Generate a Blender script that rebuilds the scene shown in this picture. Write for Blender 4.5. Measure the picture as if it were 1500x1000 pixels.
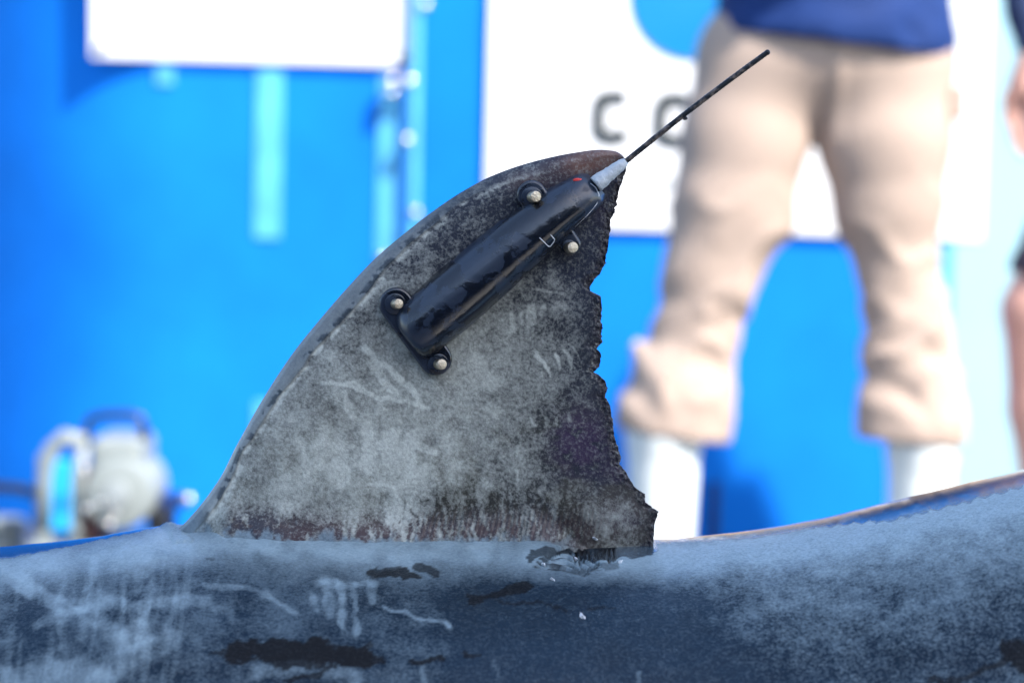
import bpy, bmesh, math, random
import numpy as np
from mathutils import Vector, Matrix

# ------------------------------------------------------------------ camera, sky, sun, exposure
for o in list(bpy.data.objects): bpy.data.objects.remove(o)
SC = bpy.context.scene
COL = SC.collection
FPX = 3500.0                       # focal length in pixels of the 1500 px wide photograph
PITCH, ROLL = math.radians(4.0), math.radians(1.4)
CAM = np.array([0.0, 0.0, 0.886])
_f = np.array([0, math.cos(PITCH), -math.sin(PITCH)])
_r0 = np.array([1.0, 0, 0]); _u0 = np.array([0, math.sin(PITCH), math.cos(PITCH)])
_r = math.cos(ROLL)*_r0 + math.sin(ROLL)*_u0
_u = -math.sin(ROLL)*_r0 + math.cos(ROLL)*_u0
cd = bpy.data.cameras.new('camera'); cam = bpy.data.objects.new('camera', cd); COL.objects.link(cam)
M = Matrix(((_r[0], _u[0], -_f[0], CAM[0]), (_r[1], _u[1], -_f[1], CAM[1]), (_r[2], _u[2], -_f[2], CAM[2]), (0, 0, 0, 1)))
cam.matrix_world = M
cd.sensor_width = 36.0; cd.lens = 36.0*FPX/1500.0
cd.clip_start = 0.05; cd.clip_end = 5000
cd.dof.use_dof = True; cd.dof.focus_distance = 1.385; cd.dof.aperture_fstop = 5.4
SC.camera = cam
SC.render.resolution_x = 1024; SC.render.resolution_y = 682

SUN_EL, SUN_AZ = math.radians(46), math.radians(42)   # azimuth: from behind the camera towards its right
sun_dir = Vector((math.cos(SUN_EL)*math.sin(SUN_AZ), -math.cos(SUN_EL)*math.cos(SUN_AZ), math.sin(SUN_EL)))
W = bpy.data.worlds.new('World'); SC.world = W; W.use_nodes = True
wn = W.node_tree.nodes; wl = W.node_tree.links
bg = wn['Background']; sky = wn.new('ShaderNodeTexSky'); sky.sky_type = 'NISHITA'; sky.sun_disc = False
sky.sun_elevation = SUN_EL; sky.sun_rotation = math.atan2(sun_dir.x, sun_dir.y)
sky.air_density = 1.0; sky.dust_density = 1.2; sky.ozone_density = 1.0
wl.new(sky.outputs[0], bg.inputs[0]); bg.inputs[1].default_value = 0.15
sd = bpy.data.lights.new('sun', 'SUN'); sd.energy = 3.6; sd.angle = math.radians(1.5); sd.color = (1.0, 0.95, 0.88)
sun = bpy.data.objects.new('sun', sd); COL.objects.link(sun); sun.location = (3, -3, 6)
sun.rotation_euler = (-sun_dir).to_track_quat('-Z', 'Y').to_euler()
SC.view_settings.view_transform = 'Standard'; SC.view_settings.look = 'None'
SC.view_settings.exposure = 1.4; SC.view_settings.gamma = 1.0; SC.view_settings.use_curve_mapping = False

# ------------------------------------------------------------------ pixel <-> place
def P(px, py, Y):
    """Point in the vertical plane y = Y that shows at a pixel of the 1500x1000 photograph."""
    px = np.asarray(px, float); py = np.asarray(py, float)
    d = _f + np.multiply.outer((px-750)/FPX, _r) - np.multiply.outer((py-500)/FPX, _u)
    t = (Y - CAM[1])/d[..., 1]
    return CAM + d*t[..., None]
def proj(p):
    q = np.asarray(p) - CAM
    w = q @ _f
    return 750 + FPX*(q @ _r)/w, 500 - FPX*(q @ _u)/w
def P1(px, py, Y): return tuple(float(v) for v in P(px, py, Y))

# ------------------------------------------------------------------ numpy noise
def _hash(ix, iy, seed):
    h = (ix.astype(np.int64)*374761393 + iy.astype(np.int64)*668265263 + seed*1274126177) & 0xffffffff
    h = ((h ^ (h >> 13))*1274126177) & 0xffffffff
    return ((h ^ (h >> 16)) & 0xffff)/65535.0
def vnoise(x, y, seed=0):
    x = np.asarray(x, float); y = np.asarray(y, float)
    ix = np.floor(x); iy = np.floor(y); fx = x-ix; fy = y-iy
    fx = fx*fx*(3-2*fx); fy = fy*fy*(3-2*fy)
    a = _hash(ix, iy, seed); b = _hash(ix+1, iy, seed); c = _hash(ix, iy+1, seed); d = _hash(ix+1, iy+1, seed)
    return (a*(1-fx)+b*fx)*(1-fy) + (c*(1-fx)+d*fx)*fy
def fbm(x, y, seed=0, o=5, g=0.55):
    s = 0; a = 1; t = 0
    for i in range(o):
        s = s + a*vnoise(np.asarray(x)*2**i+i*17.3, np.asarray(y)*2**i-i*9.1, seed+i); t += a; a *= g
    return s/t
def sstep(a, b, x):
    t = np.clip((x-a)/(b-a), 0, 1); return t*t*(3-2*t)
def gauss(x, y, cx, cy, rx, ry, ang=0):
    c, s = math.cos(ang), math.sin(ang)
    u = (x-cx)*c+(y-cy)*s; v = -(x-cx)*s+(y-cy)*c
    return np.exp(-(u/rx)**2-(v/ry)**2)
def stroke(x, y, pts, w):
    """Soft-edged mark along a polyline (values 0..1)."""
    best = np.full(np.shape(x), 1e9)
    for (ax, ay), (bx, by) in zip(pts[:-1], pts[1:]):
        dx, dy = bx-ax, by-ay; L = dx*dx+dy*dy+1e-9
        t = np.clip(((x-ax)*dx+(y-ay)*dy)/L, 0, 1)
        best = np.minimum(best, np.hypot(x-ax-t*dx, y-ay-t*dy))
    return 1-sstep(w*0.35, w, best)

# ------------------------------------------------------------------ mesh helpers
def link(name, me, mat=None, parent=None, smooth=True):
    if mat: me.materials.append(mat)
    o = bpy.data.objects.new(name, me); COL.objects.link(o)
    if smooth: me.polygons.foreach_set('use_smooth', np.ones(len(me.polygons), bool))
    if parent: o.parent = parent
    return o
def np_mesh(name, V, Q):
    """Mesh from an (n,3) array of points and an (m,4) array of quads."""
    me = bpy.data.meshes.new(name)
    V = np.ascontiguousarray(V, np.float32); Q = np.ascontiguousarray(Q, np.int32)
    me.vertices.add(len(V)); me.vertices.foreach_set('co', V.ravel())
    me.loops.add(Q.size); me.loops.foreach_set('vertex_index', Q.ravel())
    me.polygons.add(len(Q)); me.polygons.foreach_set('loop_start', np.arange(0, Q.size, Q.shape[1], dtype=np.int32))
    me.update(calc_edges=True); me.validate()
    return me
def grid_quads(nr, nc, off=0, flip=False, wrap=False):
    r = np.arange(nr-1)[:, None]; c = np.arange(nc if wrap else nc-1)[None, :]
    c2 = (c+1) % nc
    q = np.stack([r*nc+c, r*nc+c2, (r+1)*nc+c2, (r+1)*nc+c], -1).reshape(-1, 4)+off
    return q[:, ::-1] if flip else q
def from_bm(name, bm, mat, parent=None, smooth=False):
    me = bpy.data.meshes.new(name); bm.normal_update(); bm.to_mesh(me); bm.free()
    return link(name, me, mat, parent, smooth)
def bm_box(bm, lo, hi, bev=0.0, rot=None):
    c = [(a+b)/2 for a, b in zip(lo, hi)]; s = [abs(b-a) for a, b in zip(lo, hi)]
    m = Matrix.Translation(c) @ (rot or Matrix()) @ Matrix.Diagonal((*s, 1))
    r = bmesh.ops.create_cube(bm, size=1, matrix=m)
    if bev > 0:
        es = list({e for v in r['verts'] for e in v.link_edges})
        bmesh.ops.bevel(bm, geom=es, offset=bev, segments=3, affect='EDGES', profile=0.5)
def box(name, lo, hi, mat, parent=None, bev=0.0, rot=None):
    bm = bmesh.new(); bm_box(bm, lo, hi, bev, rot); return from_bm(name, bm, mat, parent)
def bm_tube(bm, pts, rad, n=12, caps=True):
    pts = [Vector(p) for p in pts]; rings = []
    rr = rad if isinstance(rad, (list, tuple)) else [rad]*len(pts)
    up = None
    for i, p in enumerate(pts):
        t = (pts[min(i+1, len(pts)-1)]-pts[max(i-1, 0)]).normalized()
        if up is None: up = t.orthogonal().normalized()
        a = (up - t*up.dot(t)).normalized(); up = a; b = t.cross(a)
        rings.append([bm.verts.new(p+(a*math.cos(2*math.pi*k/n)+b*math.sin(2*math.pi*k/n))*rr[i]) for k in range(n)])
    for A, B in zip(rings[:-1], rings[1:]):
        for k in range(n): bm.faces.new((A[k], A[(k+1) % n], B[(k+1) % n], B[k]))
    if caps:
        bm.faces.new(rings[0][::-1]); bm.faces.new(rings[-1])
def tube(name, pts, rad, mat, parent=None, n=12):
    bm = bmesh.new(); bm_tube(bm, pts, rad, n); return from_bm(name, bm, mat, parent, True)
def cyl(name, a, b, r, mat, parent=None, n=24, bev=0.0):
    """Cylinder from a to b with a bevelled rim."""
    a = Vector(a); b = Vector(b); d = (b-a).normalized()
    if bev:
        pts = [a, a+d*bev*.0, a+d*bev, b-d*bev, b-d*bev*.3, b]; rr = [r-bev, r-bev*.999, r, r, r-bev*.3, r-bev]
        pts.pop(1); rr.pop(1)
    else: pts = [a, b]; rr = [r, r]
    bm = bmesh.new(); bm_tube(bm, pts, rr, n)
    o = from_bm(name, bm, mat, parent, True)
    m = o.modifiers.new('edges', 'EDGE_SPLIT'); m.split_angle = math.radians(35)
    return o
def ball(name, c, r, mat, parent=None, sub=3):
    bm = bmesh.new(); bmesh.ops.create_icosphere(bm, subdivisions=sub, radius=1, matrix=Matrix.Translation(c) @ Matrix.Diagonal((*( (r,)*3 if not hasattr(r, '__len__') else r), 1)))
    return from_bm(name, bm, mat, parent, True)
def tag(o, label=None, cat=None, group=None, kind=None):
    if label: o['label'] = label
    if cat: o['category'] = cat
    if group: o['group'] = group
    if kind: o['kind'] = kind
    return o
def empty(name, loc, label, cat, group=None):
    o = bpy.data.objects.new(name, None); COL.objects.link(o); o.location = loc; o.empty_display_size = .05
    tag(o, label, cat, group); return o
def adopt(root):
    """Children were built in world coordinates: keep them there."""
    bpy.context.view_layer.update()
    inv = Matrix.Translation(root.location).inverted()
    for c in root.children: c.matrix_parent_inverse = inv

# surface nets: closed smooth surface from a signed field
def surf_nets(F, lo, h):
    S = F < 0
    nx, ny, nz = F.shape
    cnt = np.zeros((nx-1, ny-1, nz-1)); acc = np.zeros((nx-1, ny-1, nz-1, 3))
    cs = [(i, j, k) for i in (0, 1) for j in (0, 1) for k in (0, 1)]
    def sl(c): return tuple(slice(c[a], F.shape[a]-1+c[a]) for a in range(3))
    for c in cs:
        for a in range(3):
            if c[a]: continue
            e = list(c); e[a] = 1
            A = F[sl(c)]; B = F[sl(tuple(e))]; x = (A < 0) != (B < 0)
            t = np.where(x, A/np.where(x, A-B, 1), 0)
            cnt += x
            for b in range(3):
                acc[..., b] += np.where(x, c[b] + (t if b == a else 0), 0)
    act = cnt > 0
    idx = np.full(act.shape, -1); idx[act] = np.arange(act.sum())
    base = np.stack(np.nonzero(act), -1)
    V = lo + h*(base + acc[act]/cnt[act][:, None])
    Q = []
    for a in range(3):
        b, c = (a+1) % 3, (a+2) % 3
        s0 = [slice(1, -1)]*3; s1 = [slice(1, -1)]*3
        s0[a] = slice(0, F.shape[a]-1); s1[a] = slice(1, F.shape[a])
        A = S[tuple(s0)]; B = S[tuple(s1)]
        for flip in (False, True):
            x = (A & ~B) if not flip else (~A & B)
            ijk = np.stack(np.nonzero(x), -1)
            off = np.array([0 if k == a else 1 for k in range(3)])
            ijk = ijk + off
            eb = np.zeros(3, int); eb[b] = 1; ec = np.zeros(3, int); ec[c] = 1
            g = lambda q: idx[q[:, 0], q[:, 1], q[:, 2]]
            q = np.stack([g(ijk-eb-ec), g(ijk-ec), g(ijk), g(ijk-eb)], -1)
            Q.append(q[:, ::-1] if flip else q)
    return V, np.concatenate(Q)
def smin(a, b, k):
    h = np.clip(.5+.5*(b-a)/k, 0, 1); return b*(1-h)+a*h-k*h*(1-h)
def chain(p, pts, rad, sc=(1, 1, 1)):
    sc = np.array(sc); d = None
    for i in range(len(pts)-1):
        a = np.array(pts[i])*sc; b = np.array(pts[i+1])*sc; ab = b-a
        q = p*sc-a; t = np.clip((q@ab)/(ab@ab+1e-12), 0, 1)
        dd = np.linalg.norm(q-t[..., None]*ab, axis=-1)-(rad[i]+(rad[i+1]-rad[i])*t)
        d = dd if d is None else smin(d, dd, .02)
    return d
def ellip(p, c, r):
    q = (p-np.array(c))/np.array(r); k = np.linalg.norm(q, axis=-1)
    return (k-1)*min(r)
def sdf_obj(name, fn, lo, hi, h, mat, parent=None):
    lo = np.array(lo, float); hi = np.array(hi, float)
    n = np.ceil((hi-lo)/h).astype(int)+1
    g = np.stack(np.meshgrid(*[lo[a]+h*np.arange(n[a]) for a in range(3)], indexing='ij'), -1)
    F = fn(g)
    F[0], F[-1] = 1, 1; F[:, 0], F[:, -1] = 1, 1; F[:, :, 0], F[:, :, -1] = 1, 1
    V, Q = surf_nets(F, lo, h)
    return link(name, np_mesh(name, V, Q), mat, parent)

# ------------------------------------------------------------------ materials
def new_mat(name):
    m = bpy.data.materials.new(name); m.use_nodes = True
    nt = m.node_tree; return m, nt, nt.nodes['Principled BSDF']
def N(nt, kind, **kw):
    n = nt.nodes.new(kind)
    for k, v in kw.items():
        if k in n.inputs: n.inputs[k].default_value = v
        else: setattr(n, k, v)
    return n
def plain(name, col, rough=.5, metal=0, var=.15, scale=30, bump=0.1, coat=0, spec=.5, bscale=None):
    m, nt, b = new_mat(name)
    tc = N(nt, 'ShaderNodeTexCoord'); nz = N(nt, 'ShaderNodeTexNoise', Scale=scale, Detail=6.0, Roughness=.6)
    nt.links.new(tc.outputs['Object'], nz.inputs['Vector'])
    mix = N(nt, 'ShaderNodeMix', data_type='RGBA')
    mix.inputs[6].default_value = (*[c*(1-var) for c in col], 1); mix.inputs[7].default_value = (*[min(1, c*(1+var)) for c in col], 1)
    nt.links.new(nz.outputs[0], mix.inputs[0]); nt.links.new(mix.outputs[2], b.inputs['Base Color'])
    mr = N(nt, 'ShaderNodeMapRange'); mr.inputs[3].default_value = rough*.8; mr.inputs[4].default_value = min(1, rough*1.2)
    nt.links.new(nz.outputs[0], mr.inputs[0]); nt.links.new(mr.outputs[0], b.inputs['Roughness'])
    b.inputs['Metallic'].default_value = metal; b.inputs['Specular IOR Level'].default_value = spec
    b.inputs['Coat Weight'].default_value = coat; b.inputs['Coat Roughness'].default_value = .1
    if bump:
        n2 = N(nt, 'ShaderNodeTexNoise', Scale=bscale or scale*4, Detail=4.0)
        nt.links.new(tc.outputs['Object'], n2.inputs['Vector'])
        bp = N(nt, 'ShaderNodeBump', Strength=bump, Distance=.002)
        nt.links.new(n2.outputs[0], bp.inputs['Height']); nt.links.new(bp.outputs[0], b.inputs['Normal'])
    return m
MAT = dict(
    wall=plain('blue_paint', (.006, .19, .74), .7, var=.38, scale=2.2, bump=.05, spec=.08),
    pale_streak=plain('pale_trim_and_glint', (.10, .44, .72), .35, var=.4, scale=14),  # pale trim colour, also used for the painted wall glints
    banner=plain('white_vinyl', (.82, .83, .84), .4, var=.02, scale=5, bump=.03),
    ink=plain('dark_ink', (.006, .016, .02), .5, var=.3, scale=20),
    ink_pale=plain('faded_ink', (.45, .48, .5), .5, var=.2, scale=20),
    ink_blue=plain('cyan_ink', (.0, .20, .52), .45, var=.05, scale=8),
    panel=plain('ice_blue_paint', (.34, .56, .64), .4, var=.06, scale=3, bump=.05),
    steel=plain('stainless_steel', (.72, .71, .68), .16, metal=1, var=.12, scale=60, bump=.05),
    pin=plain('worn_steel_pin', (.55, .48, .36), .30, metal=.85, var=.45, scale=420, bump=.4, bscale=900),
    deck=plain('grey_deck_paint', (.06, .065, .075), .45, var=.3, scale=2, bump=.2),
    water=plain('sea_water', (.01, .04, .06), .08, var=.2, scale=.3, bump=.6, bscale=1.0),
    black=plain('black_plastic', (.012, .013, .016), .35, var=.2, scale=40),
    khaki=plain('khaki_cotton', (.44, .34, .28), .9, var=.16, scale=9, bump=.5, bscale=700, spec=.2),
    navy=plain('navy_fabric', (.009, .035, .15), .8, var=.35, scale=8, bump=.5, bscale=600, spec=.3),
    slate=plain('slate_fabric', (.03, .05, .12), .85, var=.25, scale=8, bump=.5, bscale=600, spec=.3),
    boot=plain('white_rubber', (.72, .76, .74), .38, var=.06, scale=10),
    skin=plain('skin', (.62, .34, .27), .5, var=.12, scale=25),
    shorts=plain('dark_shorts_fabric', (.05, .04, .06), .85, var=.2, scale=8),
    hair=plain('brown_hair', (.05, .03, .02), .7, var=.4, scale=90, bump=.8),
    eye=plain('eye', (.6, .6, .6), .15, var=.05),
    machine=plain('pale_grey_enamel', (.24, .27, .265), .35, var=.1, scale=12),
    cyan=plain('cyan_enamel', (.02, .36, .72), .35, var=.1, scale=12),
    brown=plain('rusty_brown_housing', (.16, .07, .06), .6, var=.3, scale=20),
    red=plain('red_plastic', (.75, .05, .04), .3, var=.1),
    epoxy=plain('white_epoxy', (.55, .60, .63), .3, var=.22, scale=260, bump=.5, bscale=420),
    flake=plain('white_flake', (.8, .82, .84), .35, var=.1, scale=200),
    shark_eye=plain('black_eye', (.005, .005, .006), .08, var=.1),
)
def skin_material():
    m, nt, b = new_mat('shark_skin'); L = nt.links.new
    tc = N(nt, 'ShaderNodeTexCoord')
    pig = N(nt, 'ShaderNodeAttribute', attribute_name='pigment'); mk = N(nt, 'ShaderNodeAttribute', attribute_name='marks')
    # mask: r paleness, g wetness, b speckle amount
    sep = N(nt, 'ShaderNodeSeparateColor'); L(mk.outputs['Color'], sep.inputs[0])
    n1 = N(nt, 'ShaderNodeTexNoise', Scale=520.0, Detail=3.0, Roughness=.75)
    L(tc.outputs['Object'], n1.inputs['Vector'])
    n2 = N(nt, 'ShaderNodeTexNoise', Scale=130.0, Detail=5.0, Roughness=.7)
    L(tc.outputs['Object'], n2.inputs['Vector'])
    s1 = N(nt, 'ShaderNodeMath', operation='ADD'); n1m = N(nt, 'ShaderNodeMath', operation='MULTIPLY'); L(n1.outputs[0], n1m.inputs[0]); n1m.inputs[1].default_value = 1.4
    n2m = N(nt, 'ShaderNodeMath', operation='MULTIPLY'); L(n2.outputs[0], n2m.inputs[0]); n2m.inputs[1].default_value = .6
    L(n1m.outputs[0], s1.inputs[0]); L(n2m.outputs[0], s1.inputs[1])
    s2 = N(nt, 'ShaderNodeMath', operation='SUBTRACT'); L(s1.outputs[0], s2.inputs[0]); s2.inputs[1].default_value = 1.0
    s3 = N(nt, 'ShaderNodeMath', operation='MULTIPLY'); L(s2.outputs[0], s3.inputs[0]); L(sep.outputs[2], s3.inputs[1])
    s4 = N(nt, 'ShaderNodeMath', operation='MULTIPLY_ADD'); L(s3.outputs[0], s4.inputs[0]); s4.inputs[1].default_value = 1.35
    L(sep.outputs[0], s4.inputs[2]); s4.use_clamp = True
    hs = N(nt, 'ShaderNodeMix', data_type='RGBA')
    pc = N(nt, 'ShaderNodeMix', data_type='RGBA'); pc.inputs[6].default_value = (.37, .49, .54, 1); pc.inputs[7].default_value = (.62, .65, .58, 1)
    L(mk.outputs['Alpha'], pc.inputs[0]); L(pc.outputs[2], hs.inputs[7])
    L(s4.outputs[0], hs.inputs[0]); L(pig.outputs['Color'], hs.inputs[6]); L(hs.outputs[2], b.inputs['Base Color'])
    # wet film: smooth where wet
    w1 = N(nt, 'ShaderNodeMath', operation='MULTIPLY_ADD'); L(s2.outputs[0], w1.inputs[0]); w1.inputs[1].default_value = .5; L(sep.outputs[1], w1.inputs[2]); w1.use_clamp = True
    mr = N(nt, 'ShaderNodeMapRange'); mr.inputs[3].default_value = .50; mr.inputs[4].default_value = .09
    L(w1.outputs[0], mr.inputs[0]); L(mr.outputs[0], b.inputs['Roughness'])
    sp_ = N(nt, 'ShaderNodeMapRange'); sp_.inputs[3].default_value = .2; sp_.inputs[4].default_value = .75
    L(w1.outputs[0], sp_.inputs[0]); L(sp_.outputs[0], b.inputs['Specular IOR Level'])
    bp = N(nt, 'ShaderNodeBump', Strength=.35, Distance=.0012); L(s2.outputs[0], bp.inputs['Height'])
    inv = N(nt, 'ShaderNodeMapRange'); inv.inputs[3].default_value = .4; inv.inputs[4].default_value = .06
    L(sep.outputs[1], inv.inputs[0]); L(inv.outputs[0], bp.inputs['Strength'])
    L(bp.outputs[0], b.inputs['Normal'])
    return m
MAT['shark'] = skin_material()
def tag_material():
    m, nt, b = new_mat('wet_black_tag_resin'); L = nt.links.new
    tc = N(nt, 'ShaderNodeTexCoord')
    n1 = N(nt, 'ShaderNodeTexNoise', Scale=55.0, Detail=5.0, Roughness=.55); L(tc.outputs['Object'], n1.inputs['Vector'])
    r1 = N(nt, 'ShaderNodeValToRGB'); r1.color_ramp.elements[0].position = .47; r1.color_ramp.elements[1].position = .53
    L(n1.outputs[0], r1.inputs[0])
    mix = N(nt, 'ShaderNodeMix', data_type='RGBA'); mix.inputs[6].default_value = (.004, .006, .012, 1); mix.inputs[7].default_value = (.010, .020, .042, 1)
    L(r1.outputs[0], mix.inputs[0]); L(mix.outputs[2], b.inputs['Base Color'])
    mr = N(nt, 'ShaderNodeMapRange'); mr.inputs[3].default_value = .18; mr.inputs[4].default_value = .36
    L(r1.outputs[0], mr.inputs[0]); L(mr.outputs[0], b.inputs['Roughness'])
    bp = N(nt, 'ShaderNodeBump', Strength=.35, Distance=.0008)
    n2 = N(nt, 'ShaderNodeTexNoise', Scale=160.0, Detail=4.0); L(tc.outputs['Object'], n2.inputs['Vector'])
    ad = N(nt, 'ShaderNodeMath', operation='MULTIPLY_ADD'); L(r1.outputs[0], ad.inputs[0]); ad.inputs[1].default_value = -.35; L(n2.outputs[0], ad.inputs[2])
    L(ad.outputs[0], bp.inputs['Height']); L(bp.outputs[0], b.inputs['Normal'])
    b.inputs['Specular IOR Level'].default_value = .75; b.inputs['Coat Weight'].default_value = .35; b.inputs['Coat Roughness'].default_value = .14
    return m
MAT['tag'] = tag_material()
def cable_material():
    m, nt, b = new_mat('worn_antenna_cable'); L = nt.links.new
    tc = N(nt, 'ShaderNodeTexCoord')
    n1 = N(nt, 'ShaderNodeTexNoise', Scale=230.0, Detail=4.0); L(tc.outputs['Object'], n1.inputs['Vector'])
    r1 = N(nt, 'ShaderNodeValToRGB'); e = r1.color_ramp.elements
    e[0].position = .5; e[0].color = (.012, .016, .022, 1); e[1].position = .72; e[1].color = (.25, .2, .17, 1)
    L(n1.outputs[0], r1.inputs[0]); L(r1.outputs[0], b.inputs['Base Color'])
    b.inputs['Roughness'].default_value = .3; b.inputs['Metallic'].default_value = .3
    return m
MAT['cable'] = cable_material()

# ================================================================== the setting
YW = 5.7
deck = tag(box('deck', (-9, -4, -.12), (9, 9, 0), MAT['deck']), kind='structure')
bmw = bmesh.new(); bmesh.ops.create_grid(bmw, x_segments=8, y_segments=8, size=2500, matrix=Matrix.Translation((0, 0, -1.6)))
tag(from_bm('water', bmw, MAT['water']), kind='structure')

# blue steel wall with painted glint streaks and bolts
wall = empty('steel_wall', (0, YW, 0), 'tall glossy blue painted steel wall behind the two people', 'wall')
wx_ = np.concatenate([np.linspace(-6, -1.35, 8)[:-1], np.linspace(-1.35, -.82, 40)[:-1], np.linspace(-.82, 6, 14)])
def bent_wall_y(x):  # left end bent back from the sun, shaped to look darker
    t = np.clip(-.82-x, 0, .5); return YW+1.0*t**2+np.clip(-.82-x-.5, 0, 9)*1.0
prof_ = [(bent_wall_y(wx_), 0.0), (bent_wall_y(wx_), 2.3), (bent_wall_y(wx_)+.12, 2.3), (bent_wall_y(wx_)+.12, 0.0), (bent_wall_y(wx_), 0.0)]
link('wall_plate', np_mesh('wall_plate', np.concatenate([np.stack([wx_, yy, np.full_like(wx_, zz)], -1) for yy, zz in prof_]), grid_quads(5, len(wx_), 0, False)), MAT['wall'], wall).modifiers.new('edges', 'EDGE_SPLIT')
def strip(name, x0, y0, x1, y1, Y, th, mat, parent, bev=.004):
    """Upright slab whose front face spans two photo pixels at depth Y."""
    a = P(x0, y0, Y); b = P(x1, y1, Y)
    return box(name, (min(a[0], b[0]), Y, min(a[2], b[2])), (max(a[0], b[0]), Y+th, max(a[2], b[2])), mat, parent, bev)
strip('pale_streak', 376, 100, 410, 350, YW-.006, .008, MAT['pale_streak'], wall, .003)  # pale strips paint the bright glints that run down the wall
strip('pale_streak', 228, 90, 254, 125, YW-.006, .008, MAT['pale_streak'], wall, .003)
strip('pale_streak', 556, 110, 588, 385, YW-.006, .008, MAT['pale_streak'], wall, .003)
strip('pale_streak', 372, 588, 405, 640, YW-.006, .008, MAT['pale_streak'], wall, .003)
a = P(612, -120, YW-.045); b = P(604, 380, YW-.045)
cyl('conduit', a, b, .013, MAT['pale_streak'], wall, 20)
for bx, by in ((600, 120), (574, 118), (573, 137), (596, 205), (622, 8), (608, 312), (562, 378)):
    ball('bolt', P1(bx, by, YW-.05), (.016, .02, .016), MAT['steel'], wall, 2)
adopt(wall)

# left white banner
bn = empty('blank_banner', P1(370, 95, YW-.02), 'blank white banner sheet hung high on the blue wall', 'banner')
def sheet(name, quad, Y, th, mat, parent):
    """Sheet through four photo pixels on the plane y = Y, with thickness."""
    bm = bmesh.new()
    F = [bm.verts.new(P1(x, y, Y)) for x, y in quad]; B = [bm.verts.new(P1(x, y, Y)[:1]+(Y+th,)+P1(x, y, Y)[2:]) for x, y in quad]
    n = len(F)
    bm.faces.new(F); bm.faces.new(B[::-1])
    for i in range(n): bm.faces.new((F[i], B[i], B[(i+1) % n], F[(i+1) % n]))
    bmesh.ops.recalc_face_normals(bm, faces=bm.faces)
    return from_bm(name, bm, mat, parent)
sheet('sheet', [(134, -200), (134, 84), (603, 97), (606, -200)], YW-.02, .012, MAT['banner'], bn)
for q in ((150, -180), (590, -180), (148, 70), (590, 84)): cyl('grommet', P1(*q, YW-.021), P1(*q, YW-.026), .012, MAT['steel'], bn, 16)
adopt(bn)
# right lettered banner
bn = empty('lettered_banner', P1(1085, 340, YW-.02), 'white banner with dark C and O letters and a cyan disc', 'banner')
sheet('sheet', [(724, -240), (713, 256), (713, 328), (1438, 352), (1462, -240)], YW-.02, .012, MAT['banner'], bn)
bm = bmesh.new(); c = P1(1016, -6, YW-.026); r = 92*YW/FPX
v = [bm.verts.new((c[0]+r*math.cos(t), c[1], c[2]+r*math.sin(t))) for t in np.linspace(0, 2*math.pi, 64, endpoint=False)]
bm.faces.new(v); bm.normal_update(); bmesh.ops.solidify(bm, geom=bm.faces[:], thickness=.004); from_bm('cyan_disc', bm, MAT['ink_blue'], bn)
def poly_stroke(name, pts, w, Y, th, mat, parent):
    bm = bmesh.new(); pts = [np.array(p, float) for p in pts]; n = len(pts); L_, R_ = [], []
    for i in range(n):
        t = pts[min(i+1, n-1)]-pts[max(i-1, 0)]; t /= np.linalg.norm(t); nn = np.array([-t[1], t[0]])*w/2
        L_.append(pts[i]+nn); R_.append(pts[i]-nn)
    out = L_+R_[::-1]
    V = [bm.verts.new(P1(p[0], p[1], Y)) for p in out]
    for i in range(n-1): bm.faces.new((V[i], V[i+1], V[2*n-2-i], V[2*n-1-i]))
    bm.normal_update(); bmesh.ops.solidify(bm, geom=bm.faces[:], thickness=th)
    return from_bm(name, bm, mat, parent)
poly_stroke('letter_c', [(918, 143), (895, 142), (885, 143), (880, 146), (878, 152), (876, 186), (878, 196), (884, 200), (905, 202), (912, 199), (916, 191)], 20, YW-.026, .004, MAT['ink'], bn)
poly_stroke('letter_o', [(1004, 146), (982, 145), (973, 147), (969, 152), (966, 190), (968, 200), (974, 205), (1000, 207), (1008, 203), (1013, 195), (1014, 160), (1011, 150), (1004, 146.5)], 20, YW-.026, .004, MAT['ink'], bn)
for k, x in enumerate((916, 944, 953, 962, 971, 980, 992, 1001)):
    poly_stroke('small_letter', [(x, 258+.02*(x-900)), (x+.3, 270+.02*(x-900))], 6.5, YW-.026, .004, MAT['ink_pale'], bn)
adopt(bn)
# pale panel at the right
pn = empty('pale_panel', P1(1480, 700, YW-.06), 'pale ice blue upright panel at the right end of the wall', 'panel')
a = P(1396, 500, YW-.06)
box('panel_face', (a[0], YW-.016, .0), (a[0]+1.3, YW-.004, 2.25), MAT['panel'], pn, .003)
box('panel_edge', (a[0]-.03, YW-.014, .0), (a[0]-.001, YW-.005, 2.25), MAT['pale_streak'], pn, .002)
adopt(pn)
# short dark post
po = empty('short_post', P1(1046, 806, YW-.1)[:2]+(0,), 'short dark blue pipe post standing by the blue wall', 'post')
a = P(1046, 706, YW-.1)
cyl('pipe', (a[0], YW-.1, .01), (a[0], YW-.1, a[2]), .014, MAT['navy'], po, 20, .004)
cyl('base_plate', (a[0], YW-.1, .0), (a[0], YW-.1, .012), .04, MAT['navy'], po, 24)
adopt(po)

# dark ship added behind the camera to darken reflections
hl = empty('dark_screen', (0, -2.8, 0), 'dark navy ship added unseen behind the camera to darken reflections', 'screen')
hm_ = plain('dark_screen_paint', (.025, .03, .045), .5, scale=2)
box('screen_board', (-7, -3.0, 0), (7, -2.8, 2.3), hm_, hl, .02)
box('screen_strip', (-7, -2.8, 1.2), (7, -2.68, 1.36), MAT['black'], hl, .03)
box('screen_rail', (-7, -3.03, 2.3), (7, -2.76, 2.38), hm_, hl, .02)
adopt(hl)

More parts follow.
